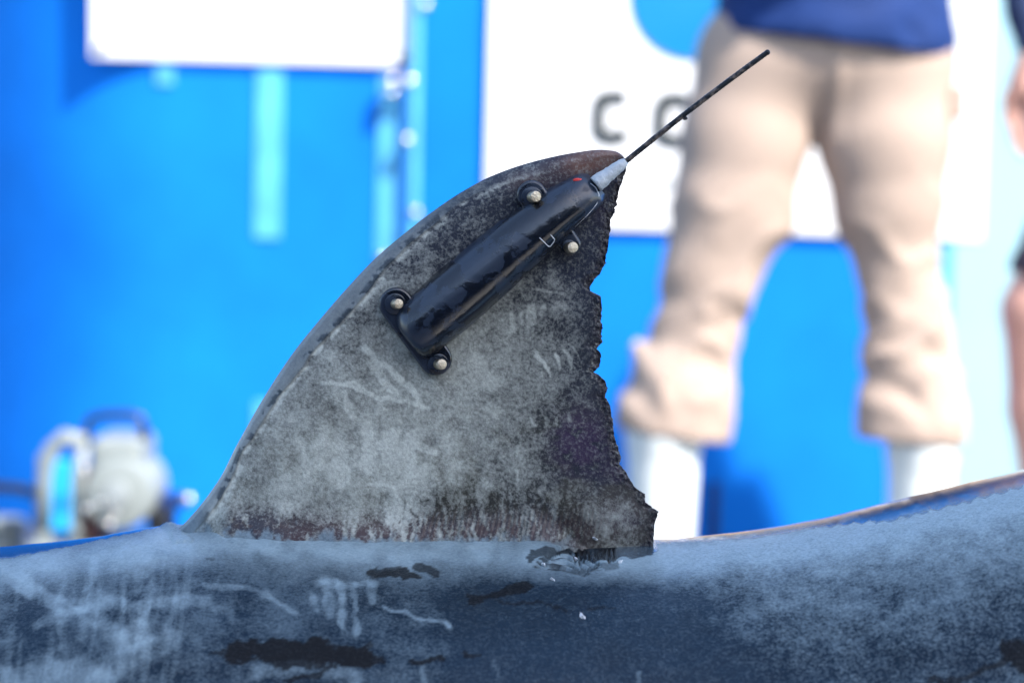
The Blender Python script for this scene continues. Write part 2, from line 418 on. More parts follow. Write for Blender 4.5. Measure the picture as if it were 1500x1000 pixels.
# canvas awning on four posts added out of view to shade the shark
aw_ = empty('sun_blocker', (1.7, -.4, 0), 'grey canvas awning on four posts, added out of view to shade the shark', 'sun_blocker')
AZ = 3.3; AX0, AX1, AY0, AY1 = .95, 2.45, -1.15, .30
gx, gy = np.meshgrid(np.linspace(AX0, AX1, 24), np.linspace(AY0, AY1, 20), indexing='ij')
gz = AZ+.05*np.sin((gx-AX0)/(AX1-AX0)*math.pi)*np.sin((gy-AY0)/(AY1-AY0)*math.pi)
cv = link('canvas', np_mesh('canvas', np.stack([gx, gy, gz], -1).reshape(-1, 3), grid_quads(24, 20)), plain('grey_canvas', (.22, .23, .25), .9, scale=60), aw_)
so = cv.modifiers.new('thickness', 'SOLIDIFY'); so.thickness = .004
for qx in (AX0, AX1):
    for qy in (AY0, AY1): cyl('post', (qx, qy, 0), (qx, qy, AZ+.02), .02, MAT['steel'], aw_, 16)
adopt(aw_)

# ================================================================== the shark
YS = 1.4
ridge_px = np.array([(-30, 810), (0, 808), (130, 793), (250, 776), (330, 780), (450, 788), (600, 794), (830, 799), (957, 799), (1100, 786), (1200, 769), (1300, 746), (1400, 722), (1500, 698), (1530, 691)], float)
rp = P(ridge_px[:, 0], ridge_px[:, 1], YS)
RX = np.concatenate([[-1.30, -1.2, -1.0, -.75, -.5], rp[:, 0], [.42, .55, .8, 1.2, 1.6, 1.85]])
RZ = np.concatenate([[.33, .42, .53, .61, .645], rp[:, 2], [.738, .745, .70, .56, .46, .42]])
AX = np.array([-1.30, -1.25, -1.15, -1.0, -.7, -.3, 0, .3, .6, .9, 1.2, 1.5, 1.7, 1.85])
AW = np.array([.004, .045, .10, .155, .225, .265, .27, .262, .23, .185, .13, .075, .05, .04])
AH = np.array([.004, .045, .10, .165, .26, .32, .335, .335, .30, .23, .16, .09, .055, .045])
def pchip(x, X, Y):
    """Smooth interpolation without overshoot."""
    h = np.diff(X); d = np.diff(Y)/h; m = np.zeros_like(Y)
    ok = d[:-1]*d[1:] > 0
    w1 = 2*h[1:]+h[:-1]; w2 = h[1:]+2*h[:-1]
    with np.errstate(divide='ignore', invalid='ignore'):
        m[1:-1] = np.where(ok, (w1+w2)/(w1/d[:-1]+w2/d[1:]), 0)
    m[0], m[-1] = d[0], d[-1]
    i = np.clip(np.searchsorted(X, x)-1, 0, len(X)-2); t = (x-X[i])/h[i]
    return (2*t**3-3*t**2+1)*Y[i]+(t**3-2*t**2+t)*h[i]*m[i]+(-2*t**3+3*t**2)*Y[i+1]+(t**3-t**2)*h[i]*m[i+1]
def ridge(x): return pchip(np.asarray(x, float), RX, RZ)

xs = np.concatenate([np.linspace(-1.30, -.40, 46)[:-1], np.linspace(-.40, .40, 660)[:-1], np.linspace(.40, 1.85, 60)])
# angle round the body: 0 = ridge, positive towards the camera
th = np.concatenate([np.linspace(-14, 66, 250)[:-1], np.linspace(66, 346, 60)[:-1]])*math.pi/180
Xg, Tg = np.meshgrid(xs, th, indexing='ij')
aw = pchip(Xg, AX, AW); ah = pchip(Xg, AX, AH); rz = ridge(Xg)
ex = 2/2.15
Yb = YS - aw*np.sign(np.sin(Tg))*np.abs(np.sin(Tg))**ex
Zb = rz - ah + ah*np.sign(np.cos(Tg))*np.abs(np.cos(Tg))**ex
Zb = np.maximum(Zb, 0.0005)
PX, PY = proj(np.stack([Xg, Yb, Zb], -1))
vis = (Tg < math.radians(75)) & (np.abs(Xg) < .42)

def wob(x, y, amp, sc, seed):
    return x+amp*(fbm(x/sc, y/sc, seed, 3)-.5)*2, y+amp*(fbm(x/sc, y/sc, seed+50, 3)-.5)*2

# folds and wrinkles round the free rear tip and the front root of the fin (real relief)
disp = np.zeros_like(Xg)
wx, wy = wob(PX, PY, 3, 18, 5)
for k in range(9):
    x0 = 846+k*6.5
    disp -= .0026*stroke(wx, wy, [(x0, 803), (x0-3+k*.5, 818+4*math.sin(k*2))], 2.6)
for k in range(5):
    disp -= .0024*stroke(wx, wy, [(806-k*5, 815+k*4.5), (836-k*2, 800+k*8), (878-k*6, 826+k*4)], 2.4)
for k in range(3):
    disp += .0011*stroke(PX, PY, [(228+k*9, 756+k*2), (250+k*9, 778+k*3), (258+k*10, 792)], 5)
disp += .0010*(fbm(PX/45, PY/30, 31, 3)-.5)
disp -= .0015*gauss(PX, PY, 838, 806, 34, 9)
yo = np.abs(Yb-YS); skirt = sstep(270, 350, PX)*sstep(860, 790, PX)
disp += skirt*np.exp(-(yo/.045)**2)*(.0050+.0030*(fbm(PX/26, PY/9, 33, 3)-.5))
disp = np.where(vis, disp, 0)
nY = -np.sin(Tg)/np.maximum(aw, .02); nZ = np.cos(Tg)/np.maximum(ah, .02); nl = np.hypot(nY, nZ)
Yb = Yb + disp*nY/nl; Zb = Zb + disp*nZ/nl
Vb = np.stack([Xg, Yb, Zb], -1).reshape(-1, 3)
nb_r, nb_c = Xg.shape
Qb = grid_quads(nb_r, nb_c, 0, True, True)

# ---- colour of the body, painted crease shade included
x, y = PX, PY
top = np.interp(x, [0, 130, 250, 330, 600, 957, 1100, 1200, 1300, 1400, 1500], [800, 784, 766, 770, 785, 786, 775, 757, 733, 709, 684])
dep = y-top                                       # pixels below the crest
f1 = fbm(x/60, y/40, 1, 5); f2 = fbm(x/18, y/12, 2, 4); f3 = fbm(x/7, y/6, 3, 3); fs = fbm(x/9+y/30, y/60-x/200, 4, 4)
pale = .08 + .26*(f1-.5)+.2*(f2-.5)
pale += (.66-.22*sstep(270, 330, x)*sstep(900, 830, x))*np.exp(-((dep-30)/30)**2)*(0.6+.8*f1)                      # dried slime plus painted sky sheen along the crest
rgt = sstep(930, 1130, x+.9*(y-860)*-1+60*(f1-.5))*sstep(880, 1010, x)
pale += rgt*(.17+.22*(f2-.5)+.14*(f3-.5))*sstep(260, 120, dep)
pale += .22*sstep(820, 940, x)*sstep(860, 800, y)*sstep(12, 24, dep)
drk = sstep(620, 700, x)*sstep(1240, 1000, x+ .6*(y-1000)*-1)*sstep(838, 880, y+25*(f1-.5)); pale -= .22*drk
# left side: patches of slime, vertical and slanting rubs
wx, wy = wob(x, y, 14, 40, 8)
pale += .30*sstep(.5, .66, fbm(wx/70, wy/55, 9, 4))*sstep(330, 180, x)*sstep(25, 60, dep)
for s, w, v in [([(20, 850), (120, 893), (200, 945)], 16, .26), ([(60, 905), (150, 885), (300, 880)], 14, .22), ([(180, 845), (176, 930)], 9, .2),
                ([(222, 850), (205, 935)], 8, .24), ([(140, 820), (120, 935)], 9, .2), ([(255, 860), (246, 930)], 6, .16), ([(95, 850), (88, 990)], 10, .14),
                ([(150, 985), (250, 940)], 26, .22), ([(300, 855), (345, 861), (385, 872), (415, 885), (432, 901)], 6, .26), ([(565, 886), (610, 894), (662, 908)], 4, .36),
                ([(455, 870), (462, 890)], 9, .26), ([(480, 855), (484, 898)], 11, .3), ([(500, 855), (503, 912)], 8, .32), ([(520, 852), (523, 918)], 6, .3), ([(540, 850), (546, 880)], 9, .26), ([(470, 858), (545, 852)], 7, .22),
                ([(310, 872), (338, 905)], 9, .15), ([(722, 968), (722, 1000)], 5, .2), ([(935, 978), (940, 1005)], 8, .28), ([(615, 975), (617, 1000)], 5, .2), ([(655, 905), (660, 912)], 6, .3),
                ([(380, 985), (450, 978), (520, 990)], 22, .2), ([(460, 800), (620, 806), (700, 812)], 26, .20), ([(330, 790), (430, 806)], 26, .16), ([(700, 815), (800, 812)], 22, .12),
                ([(318, 735), (345, 760), (400, 795)], 26, .25)]:
    pale += v*stroke(wx, wy, s, w)*(.45+1.1*f2)
# whole-length fine streaks on the left
pale += .12*sstep(.55, .75, fbm(x/7+y/60, y/120, 12, 3))*sstep(420, 250, x)*sstep(30, 70, dep)
pale -= .25*gauss(x, y, 48, 905, 22, 45)*(.4+1.2*f2)
blk = np.zeros_like(x); f2s = fbm(x/22, y/5, 90, 4)
wx, wy = wob(x, y, 16, 22, 15); wy = y+(wy-y)*.6
for s, w, v in [([(310, 960), (350, 958)], 4, .8), ([(345, 957), (380, 955), (430, 953), (490, 956), (530, 961)], 17, 1), ([(400, 945), (470, 948)], 12, 1), ([(420, 968), (480, 972)], 9, .9), ([(500, 962), (556, 964)], 7, .9), ([(380, 962), (420, 974)], 9, .9), ([(420, 998), (480, 985), (495, 975)], 4, .8),
                ([(536, 836), (565, 842), (612, 845)], 6, .9), ([(545, 838), (580, 840)], 8, .8), ([(616, 832), (634, 842)], 6, .8), ([(600, 970), (650, 967)], 4.5, .9), ([(686, 962), (700, 960)], 4, .8), ([(530, 947), (548, 945)], 4, .7),
                ([(690, 880), (712, 876), (740, 866), (775, 857)], 8, .85), ([(682, 870), (706, 882)], 5, .8), ([(726, 882), (790, 880), (830, 900)], 2.5, .7), ([(695, 888), (705, 884)], 3, .8), ([(870, 890), (892, 889)], 2.5, .6),
                ([(1478, 945), (1500, 975)], 16, .95), ([(1440, 975), (1500, 960)], 7, .8), ([(1395, 1000), (1470, 965)], 6, .7), ([(1360, 995), (1385, 998)], 7, .8), ([(300, 822), (312, 826)], 3, .5),
                ([(775, 822), (805, 813), (838, 802)], 4, .8), ([(800, 830), (850, 836), (905, 826)], 4, .5)]:  # last two strokes paint shade into the crease
    blk = np.maximum(blk, v*sstep(.26, .58, stroke(wx, wy, s, w*1.3)*(.15+1.55*f2s)+.40*(f3-.5)))
wx, wy = wob(x, y, 4, 16, 115)  # thin dark lines paint shade into the folds under the fin tip
for k in range(8):
    x0 = 850+k*7; blk = np.maximum(blk, .85*stroke(wx, wy, [(x0, 801), (x0-3+k*.5, 816+4*math.sin(k*2))], 2.6))
for k in range(5):
    blk = np.maximum(blk, .8*stroke(wx, wy, [(800-k*5, 816+k*4.5), (836-k*2, 803+k*8), (880-k*6, 828+k*4)], 2.4))
blk = np.maximum(blk, .9*stroke(wx, wy, [(815, 812), (845, 801), (900, 800)], 5))
# ragged dark flecks where the fin grows out of the back
e = 795-14*np.sin((x-330)/520*math.pi)*0+8*(f2-.5)
blk = np.maximum(blk, .75*sstep(.60, .72, fbm(x/13, y/5, 21, 4)+.25*gauss(x, y, 380, 775, 70, 14)+.12*np.exp(-((y-791)/9)**2)-.02)*sstep(322, 350, x)*sstep(860, 790, x)*np.exp(-((y-780)/20)**2))
# wet strip on the crest, dark
edge_r = np.interp(x, [900, 957, 1080, 1200, 1260, 1300, 1400, 1500], [10, 9, 12, 14, 22, 30, 30, 28])
edge_l = np.interp(x, [-40, 40, 110, 200, 260], [20, 17, 11, 5, 0])
edge = np.where(x > 850, edge_r, np.where(x < 270, edge_l, 6))
saw = np.where(x > 1210, 5*(np.abs(((x+8*f2)/23) % 1-.5)*2-.3), 0)
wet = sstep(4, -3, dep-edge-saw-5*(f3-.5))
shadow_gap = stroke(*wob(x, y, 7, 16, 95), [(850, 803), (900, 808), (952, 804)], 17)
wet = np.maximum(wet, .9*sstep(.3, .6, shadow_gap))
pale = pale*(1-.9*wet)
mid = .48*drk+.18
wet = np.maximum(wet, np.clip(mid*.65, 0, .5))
wet = np.maximum(wet, .22+.25*(f1-.5))*(1-.9*blk)
dark = np.array([.004, .018, .036]); body_col = dark[None, None]*(0.75+.6*f1[..., None])
body_col = body_col*(1-blk[..., None]) + np.array([.004, .004, .005])*blk[..., None]
pale = np.clip(pale, 0, .8)*(1-blk)
# fins' flank turns white on the belly, out of sight
belly = sstep(.40, .28, Zb)*np.ones_like(x)
body_col = np.where((Tg > math.radians(64))[..., None], (1-belly[..., None])*np.array([.03, .05, .07])+belly[..., None]*np.array([.55, .56, .55]), body_col)
pale = np.where(vis, pale, .12); wet = np.where(vis, wet, .3); speck = np.where(vis, .26+.22*np.clip(rgt, 0, 1), .3)
speck *= (1-.95*blk)
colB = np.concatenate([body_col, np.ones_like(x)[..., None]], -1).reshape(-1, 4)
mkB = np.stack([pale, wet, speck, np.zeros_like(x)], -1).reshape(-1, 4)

# ---- dorsal fin
lead = np.array([(238, 790), (260, 775), (283, 752), (304, 726), (325, 695), (345, 655), (370, 610), (400, 560), (432, 513), (470, 466), (510, 420), (550, 378), (590, 344), (632, 311), (680, 279), (720, 258), (760, 243), (800, 232), (840, 224), (878, 219.5), (898, 221), (910, 226), (917, 234)], float)
trail = np.array([(957, 796), (957.5, 782), (958, 766), (964.5, 748), (954, 742.5), (946, 734), (943.5, 723.5), (931, 713), (922.7, 700), (916, 688), (906.7, 679), (910, 669), (901, 644), (899.6, 625), (894, 610), (891, 593), (887, 581), (889, 568), (885, 557.6), (876.5, 549.5), (868, 545), (878.6, 537), (880.7, 522), (874, 511), (882, 499), (880.7, 476), (882.8, 452), (881, 433.6), (866, 426), (865, 420), (870, 410.5), (879, 400), (886, 386), (890.5, 366), (892, 349), (895.5, 337), (894, 322), (899, 312), (902.5, 300), (907.5, 276), (913, 262), (917, 250), (918, 240), (917, 234)], float)
def resample(pl, n, power=1.0):
    s = np.concatenate([[0], np.cumsum(np.hypot(*np.diff(pl, axis=0).T))]); s /= s[-1]
    t = np.linspace(0, 1, n)**power
    return np.stack([np.interp(t, s, pl[:, 0]), np.interp(t, s, pl[:, 1])], -1)
def smooth_line(pl, n):
    s = np.concatenate([[0], np.cumsum(np.hypot(*np.diff(pl, axis=0).T))]); s /= s[-1]; t = np.linspace(0, 1, n)
    return np.stack([pchip(t, s, pl[:, 0]), pchip(t, s, pl[:, 1])], -1)
NR, NC = 640, 330
Lc = smooth_line(lead, NR)
Tr = resample(trail, NR)
# extra nibbles along the torn edge
tt = np.linspace(0, 1, NR)
nib = (fbm(tt*34+5*fbm(tt*13, tt, 40, 2), tt*0, 41, 4, .8)-.5)*8*sstep(0, .03, tt)*sstep(1, .93, tt)
Tr[:, 0] += nib
ker = np.ones(61)/61
Ts = np.stack([np.convolve(np.pad(Tr[:, k], 30, mode='edge'), ker, 'valid') for k in range(2)], -1)
Ts[:, 0] -= 4
uu = np.concatenate([np.linspace(0, .10, 60)[:-1]**1.0, np.linspace(.10, .93, NC-110)[:-1], np.linspace(.93, 1, 52)])
uu[:59] = .10*(np.linspace(0, 1, 60)[:-1])**1.6
NC = len(uu)
U, Vv = np.meshgrid(uu, tt); Vv = Vv
bl = sstep(.86, 1.0, U)[..., None]
base2 = Lc[:, None]*(1-U[..., None]) + Ts[:, None]*U[..., None]
rag = Lc[:, None]*(1-U[..., None]) + Tr[:, None]*U[..., None]
FP = base2*(1-bl)+rag*bl
# the ruled rows sag to the curved base line of the fin
basex = FP[0, :, 0]
base_line = np.interp(basex, [238, 300, 330, 450, 600, 760, 830, 850, 957], [792, 793, 796, 801, 805, 807, 806, 804, 801])
sag = (base_line - FP[0, :, 1])[None, :]*np.clip(1-Vv/.14, 0, 1)**2*sstep(0, .02, U)
FP[..., 1] += sag
fx, fy = FP[..., 0], FP[..., 1]
pw = P(fx, fy, YS)
x, y = fx, fy
edgeL = np.hypot(fx-Lc[:, None, 0], fy-Lc[:, None, 1])        # distance from the leading edge in px
edgeT = np.hypot(fx-Tr[:, None, 0], fy-Tr[:, None, 1])
tmax = .0125*(1-Vv)**.8+.0032
prof = np.sqrt(np.clip(U/.22, 0, 1)*(2-np.clip(U/.22, 0, 1)))*(1-.84*sstep(.2, 1.0, U)) 
half = np.maximum(tmax*prof, .0011)
half[:, 0] = 0
half[:, -1] = .0008
zb = ridge(pw[..., 0])
dz = np.clip(pw[..., 2]-(zb-.003), 0, 1)
rf = .028*sstep(880, 780, x)*sstep(300, 345, x)+.006*sstep(250, 300, x)*sstep(360, 320, x)
k = np.clip(1-dz/np.maximum(rf, 1e-5), 0, 1)
half = half + rf*(1-np.sqrt(np.clip(1-k*k, 0, 1)))*np.where(rf > 1e-4, 1, 0)*sstep(0, .02, U)
# relief: rolled leading band, torn edge lips, rows of fine pleats above the root, bites
f1 = fbm(x/70, y/60, 61, 5); f2 = fbm(x/18, y/18, 62, 4); f3 = fbm(x/7, y/7, 63, 3)
rel = .0009*(fbm(x/90, y/90, 64, 3)-.5)+.0005*(f2-.5)
bandw = 24+7*np.sin(y/60)+8*(fbm(y/30, x/90, 66, 3)-.5)
rel += .0009*sstep(3, -3, edgeL-bandw)*sstep(.02, .08, edgeL/100)*sstep(.80, .6, Vv)
rel += -.0016*np.exp(-(edgeT/10)**2)*(f3-.35)*2.4 + .0010*(fbm(x/5, y/9, 67, 3)-.5)*np.exp(-(edgeT/26)**2)
pleat = np.sin((x+.25*(y-760))/7.5*2*math.pi+4*(f1-.5))*np.exp(-((y-765)/22)**2)*sstep(560, 680, x)*sstep(930, 830, x)
rel += .0009*pleat
rel[:, 0] = 0; rel[:, -1] *= .3
near = YS-half-rel*(half > .0005)
far = YS+half
Vn = np.stack([pw[..., 0], near, pw[..., 2]], -1); Vf = np.stack([pw[..., 0], far, pw[..., 2]], -1)
Vfin = np.concatenate([Vn.reshape(-1, 3), Vf.reshape(-1, 3)])
off = len(Vb)
Qn = grid_quads(NR, NC, off, True); Qf = grid_quads(NR, NC, off+NR*NC)
def seam(a, b): return np.stack([a[:-1], a[1:], b[1:], b[:-1]], -1)
ia = off+np.arange(NR)*NC+NC-1; ib = ia+NR*NC
rimi = np.concatenate([ia, ib, off+np.arange(NC), off+np.arange(NC)+NR*NC])
Vrim = Vfin[rimi-off]; r0 = off+2*NR*NC
q1 = seam(r0+np.arange(NR), r0+NR+np.arange(NR))[:, ::-1]
q2 = seam(r0+2*NR+np.arange(NC), r0+2*NR+NC+np.arange(NC))
# ---- pigment of the fin
pale = .20+.42*(f1-.5)+.42*(f2-.5)+.2*(f3-.5)
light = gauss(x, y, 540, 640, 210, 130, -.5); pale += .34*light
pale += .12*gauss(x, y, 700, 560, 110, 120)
pale -= .28*sstep(740, 880, x+.25*(y-600))*sstep(840, 640, y)
pale -= .20*sstep(430, 250, y)*sstep(600, 820, x)
pale -= .08*sstep(470, 300, y)
wx, wy = wob(x, y, 7, 25, 70)
patch = sstep(.52, .68, fbm(wx/48, wy/55, 71, 4))*sstep(470, 560, y); pale += .26*patch*sstep(860, 700, x)
for s, w, v in [([(750, 462), (748, 484)], 8, .34), ([(765, 460), (762, 470)], 6, .3), ([(780, 450), (778, 470)], 8, .26), ([(800, 448), (796, 458)], 7, .2), ([(820, 440), (824, 452)], 8, .16),
                ([(785, 518), (806, 548)], 3, .36), ([(812, 520), (818, 538)], 4, .34), ([(828, 515), (836, 540)], 4.5, .3), ([(838, 505), (846, 520)], 3, .26),
                ([(779, 612), (781, 622)], 4, .36), ([(798, 610), (799, 622)], 4, .36), ([(815, 611), (816, 624)], 3, .36), ([(833, 606), (835, 620)], 4, .24),
                ([(476, 556), (520, 562), (560, 578), (628, 592)], 5, .36), ([(536, 508), (560, 530), (600, 560), (616, 588)], 7, .36), ([(548, 530), (575, 566)], 9, .3), ([(505, 575), (520, 605)], 8, .3), ([(585, 545), (612, 575)], 6, .3),
                ([(600, 635), (602, 690)], 11, .3), ([(545, 620), (540, 680)], 14, .3), ([(500, 660), (505, 700)], 16, .32), ([(610, 650), (640, 660)], 9, .28), ([(660, 640), (665, 700)], 16, .24), ([(440, 640), (450, 690)], 12, .25),
                ([(540, 705), (580, 707)], 2.5, .4), ([(760, 690), (758, 720)], 2.5, .3), ([(780, 420), (830, 432)], 3, .2), ([(700, 520), (720, 560)], 14, .14)]:
    pale += v*stroke(wx, wy, s, w)*(.5+1.0*f2)
dk = np.array([.036, .038, .040]); cool = np.array([.020, .026, .046])
mix = sstep(520, 330, y)*.8+.6*sstep(760, 880, x); mix = np.clip(mix, 0, 1)[..., None]
col = dk*(1-mix)+cool*mix
def over(col, c, m): return col*(1-m[..., None])+np.array(c)*m[..., None]
olive = np.clip(sstep(.40, .6, fbm(x/60, y/40, 75, 4))*sstep(560, 680, y), 0, 1); col = over(col, (.075, .072, .052), .7*olive)
tip = np.clip(gauss(x, y, 868, 234, 52, 22, -.25)*1.3+.35*gauss(x, y, 770, 265, 30, 14), 0, 1)*(.5+.7*f2); tip = np.clip(tip, 0, .92)
col = over(col, (.20, .105, .080), tip); pale = pale+.06*tip
pur = np.clip(gauss(x, y, 850, 645, 40, 45)*1.3*sstep(.35, .6, f2+.1)+.6*gauss(x, y, 905, 690, 22, 16)+.35*gauss(x, y, 880, 310, 16, 25), 0, .9)
col = over(col, (.050, .028, .070), .85*pur); pale = pale-.12*pur
# brown-purple band along the root, broken into vertical streaks
yb = np.interp(x, [330, 400, 500, 600, 700, 800, 900], [772, 781, 780, 776, 770, 770, 790])
wx, wy = wob(x, y, 6, 14, 77)
streak = fbm(wx/6, wy/26, 78, 4)
band = np.exp(-((wy-yb)/29)**2)*sstep(330, 365, wx)*sstep(905, 820, wx)
bm_ = np.clip(band*sstep(.38, .62, streak+.16*gauss(x, y, 420, 765, 90, 22)+.05), 0, 1)
col = over(col, (.055, .030, .032), .95*bm_); pale = pale-.46*bm_+.10*band*(1-bm_)
bm2 = np.clip(np.exp(-((wy-(yb-32))/24)**2)*sstep(.46, .62, streak)*sstep(500, 620, wx)*sstep(900, 800, wx), 0, 1)
col = over(col, (.030, .030, .024), .85*bm2); pale = pale-.30*bm2-.10*np.clip(pleat, -1, 1)
front = 1.3*gauss(wx, wy, 376, 762, 44, 15)*sstep(.4, .6, f3+.1)
col = over(col, (.022, .016, .018), np.clip(front*1.2, 0, .95)); pale = pale-.4*front
# torn trailing edge
pale += .26*gauss(x, y, 895, 752, 55, 34)*(.5+f2); col = over(col, (.10, .075, .085), .6*gauss(x, y, 905, 755, 50, 34))
te = np.exp(-(edgeT/13)**2)*sstep(.35, .6, f3+.2)
col = over(col, (.018, .014, .020), np.clip(te, 0, .9)); pale = pale-.28*np.exp(-(edgeT/22)**2)
# leading band: wet rolled edge, bluish sheen painted in, with a broken line behind it
inb = sstep(2.5, -2.5, edgeL-bandw)*sstep(.99, .9, Vv)
line = np.exp(-((edgeL-bandw-4)/4.5)**2)*sstep(.38, .6, fbm(y/9, x/15, 81, 3))*sstep(.92, .7, Vv)
inb = inb*sstep(.85, .55, Vv); col = over(col, (.085, .110, .130), .85*inb); pale = pale*(1-.75*inb)+.55*line+.12*inb
dl = np.exp(-((edgeL-bandw+5)/4)**2)*sstep(.45, .6, fbm(y/12, x/12, 82, 3))*sstep(.8, .6, Vv); pale = pale-.4*dl; col = over(col, (.015, .018, .022), .8*dl)
pale = pale + .28*gauss(x, y, 318, 742, 20, 16)
wet = .10+.16*sstep(.45, .65, f1)+.62*inb+.30*sstep(640, 860, x)*sstep(.4, .6, f2)+.5*front+.25*bm_+.15*sstep(400, 250, y)
# seams into the body colour right at the root
root = sstep(.011, .003, dz+.016*(f2-.5)+.010*(fbm(x/6, y/14, 99, 3)-.5))*sstep(870, 800, x)
col = over(col, (.004, .018, .036), root*.9); pale = pale*(1-root)+root*(.44+.3*(f2-.5))
root2 = sstep(320, 285, x)*sstep(690, 740, y); col = over(col, (.004, .018, .036), root2); pale = pale*(1-root2)+root2*(.34+.3*(f2-.5))
pale = np.clip(pale, 0, .85); wet = np.clip(wet, 0, .95)
speck = (.42+.22*f1)*(1-.75*inb)*(1-.45*root)
colF = np.concatenate([np.clip(col, .004, 1), np.ones_like(x)[..., None]], -1).reshape(-1, 4)
mkF = np.stack([pale, wet, speck, (1-root)*(1-root2)], -1).reshape(-1, 4)

# ---- other fins (out of the picture): pectorals, tail, second dorsal
extraV, extraQ = [], []
def plate(out, thick, axis):
    """Tapered fin from a root chord to a tip chord; out = 4 corner points (root front, root rear, tip rear, tip front)."""
    global extraV, extraQ
    o0 = off+2*NR*NC+len(Vrim)+sum(len(v) for v in extraV)
    rf_, rr_, tr_, tf_ = [np.array(p, float) for p in out]; nr, nc = 14, 16; ax = np.array(axis, float)
    A = []
    for sgn in (1, -1):
        for i in range(nr):
            v = i/(nr-1); a = rf_+(tf_-rf_)*v+np.array([.10*math.sin(v*math.pi), 0, 0])*0; b = rr_+(tr_-rr_)*v
            for j in range(nc):
                u = j/(nc-1); h = thick*(1-.75*v)*math.sqrt(max(u, 0))*(1-u)*2.2
                A.append(a+(b-a)*u+ax*h*sgn)
    extraV.append(np.array(A))
    extraQ.append(grid_quads(nr, nc, o0)); extraQ.append(grid_quads(nr, nc, o0+nr*nc, True))
plate([(-.55, YS-.17, .12), (-.25, YS-.2, .12), (.05, YS-.60, .02), (-.05, YS-.62, .02)], .015, (0, 0, 1))
plate([(-.55, YS+.17, .12), (-.25, YS+.2, .12), (.05, YS+.60, .02), (-.05, YS+.62, .02)], .015, (0, 0, 1))
plate([(1.72, YS, .42), (1.86, YS, .36), (2.16, YS, .86), (2.08, YS, .88)], .018, (0, 1, 0))
plate([(1.72, YS, .32), (1.86, YS, .38), (2.04, YS, .01), (1.98, YS, .005)], .016, (0, 1, 0))
plate([(1.15, YS, .56), (1.25, YS, .53), (1.33, YS, .60), (1.28, YS, .61)], .006, (0, 1, 0))
EV = np.concatenate(extraV); EQ = np.concatenate(extraQ)
Vall = np.concatenate([Vb, Vfin, Vrim, EV]); Qall = np.concatenate([Qb, Qn, Qf, q1, q2, EQ])
me = np_mesh('shark_body', Vall, Qall)
ncol = np.tile([.03, .05, .07, 1], (len(EV), 1)); nmk = np.tile([.15, .3, .3, 1], (len(EV), 1))
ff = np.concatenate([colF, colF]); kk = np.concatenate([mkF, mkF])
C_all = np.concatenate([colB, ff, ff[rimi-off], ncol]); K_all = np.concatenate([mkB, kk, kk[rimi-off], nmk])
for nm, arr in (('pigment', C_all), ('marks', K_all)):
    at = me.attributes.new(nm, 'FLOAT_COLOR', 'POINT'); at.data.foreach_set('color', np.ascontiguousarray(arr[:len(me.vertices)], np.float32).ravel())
shark = empty('shark', (0, YS, 0), 'dark grey blue shark lying on deck with torn dorsal fin', 'shark')
link('body', me, MAT['shark'], shark)
for s in (-1, 1): ball('eye', (-1.06, YS+s*.135, .44), .013, MAT['shark_eye'], shark, 2)
adopt(shark)

# ================================================================== satellite tag on the fin
def fin_y(px, py):
    """Near surface of the fin at a pixel."""
    i = np.argmin((fx-px)**2+(fy-py)**2); return float(near.ravel()[i])
tagr = empty('tracking_tag', P1(735, 400, YS-.012), 'black wet tracking tag bolted through the shark dorsal fin', 'tag')
ax0 = np.array([600., 498.]); ax1 = np.array([876., 272.])
d2 = (ax1-ax0)/np.linalg.norm(ax1-ax0); n2 = np.array([d2[1], -d2[0]])   # n2 points up-left of the axis
if n2[1] > 0: n2 = -n2
Lpx = np.linalg.norm(ax1-ax0)
s_px = np.array([0, 4, 15, 43, 100, 200, 280, 324, 345, Lpx])
w_top = np.array([30, 37, 46, 50, 54, 54, 47, 38, 33, 24])*.97
w_bot = np.array([36, 40, 42, 42, 41, 36, 30, 28, 26, 19])*.97
hgt = np.array([.015, .0185, .0205, .022, .0228, .0225, .020, .0165, .013, .006])
ns, nt_ = 90, 41
ss = np.linspace(0, 1, ns); sp = Lpx*(0.5-.5*np.cos(ss*math.pi)) * 1.0
wt = pchip(sp, s_px, w_top); wb = pchip(sp, s_px, w_bot); hh = pchip(sp, s_px, hgt)
Vt = []
for i in range(ns):
    row = []
    for j in range(nt_):
        t = math.pi*j/(nt_-1); c, s_ = math.cos(t), math.sin(t)
        e = 2/2.25
        lat = np.sign(c)*abs(c)**e*(wt[i] if c > 0 else wb[i]); up = abs(s_)**e*hh[i]
        q = ax0+d2*sp[i]+n2*lat
        yb_ = YS-.0085+.004*(sp[i]/Lpx)
        row.append(P(q[0], q[1], YS-.010)*np.array([1, 0, 1])+np.array([0, yb_-up, 0]))
    Vt.append(row)
Vt = np.array(Vt).reshape(-1, 3)
Qt = grid_quads(ns, nt_, 0, False)
# close both ends
c0 = len(Vt); Vt = np.concatenate([Vt, [Vt[:nt_].mean(0)], [Vt[-nt_:].mean(0)]])
def bm_from(V, Q, fans):
    bm = bmesh.new(); vs = [bm.verts.new(v) for v in V]
    for q in Q: bm.faces.new([vs[k] for k in q])
    for f in fans: bm.faces.new([vs[k] for k in f])
    bmesh.ops.recalc_face_normals(bm, faces=bm.faces); return bm
fans = [[c0, j, j+1] for j in range(nt_-1)]+[[c0+1, (ns-1)*nt_+j+1, (ns-1)*nt_+j] for j in range(nt_-1)]
# underside
fans += [[i*nt_, (i+1)*nt_, (i+2)*nt_-1, (i+1)*nt_-1] for i in range(ns-1)]
from_bm('housing', bm_from(Vt, Qt, fans), MAT['tag'], tagr, True)
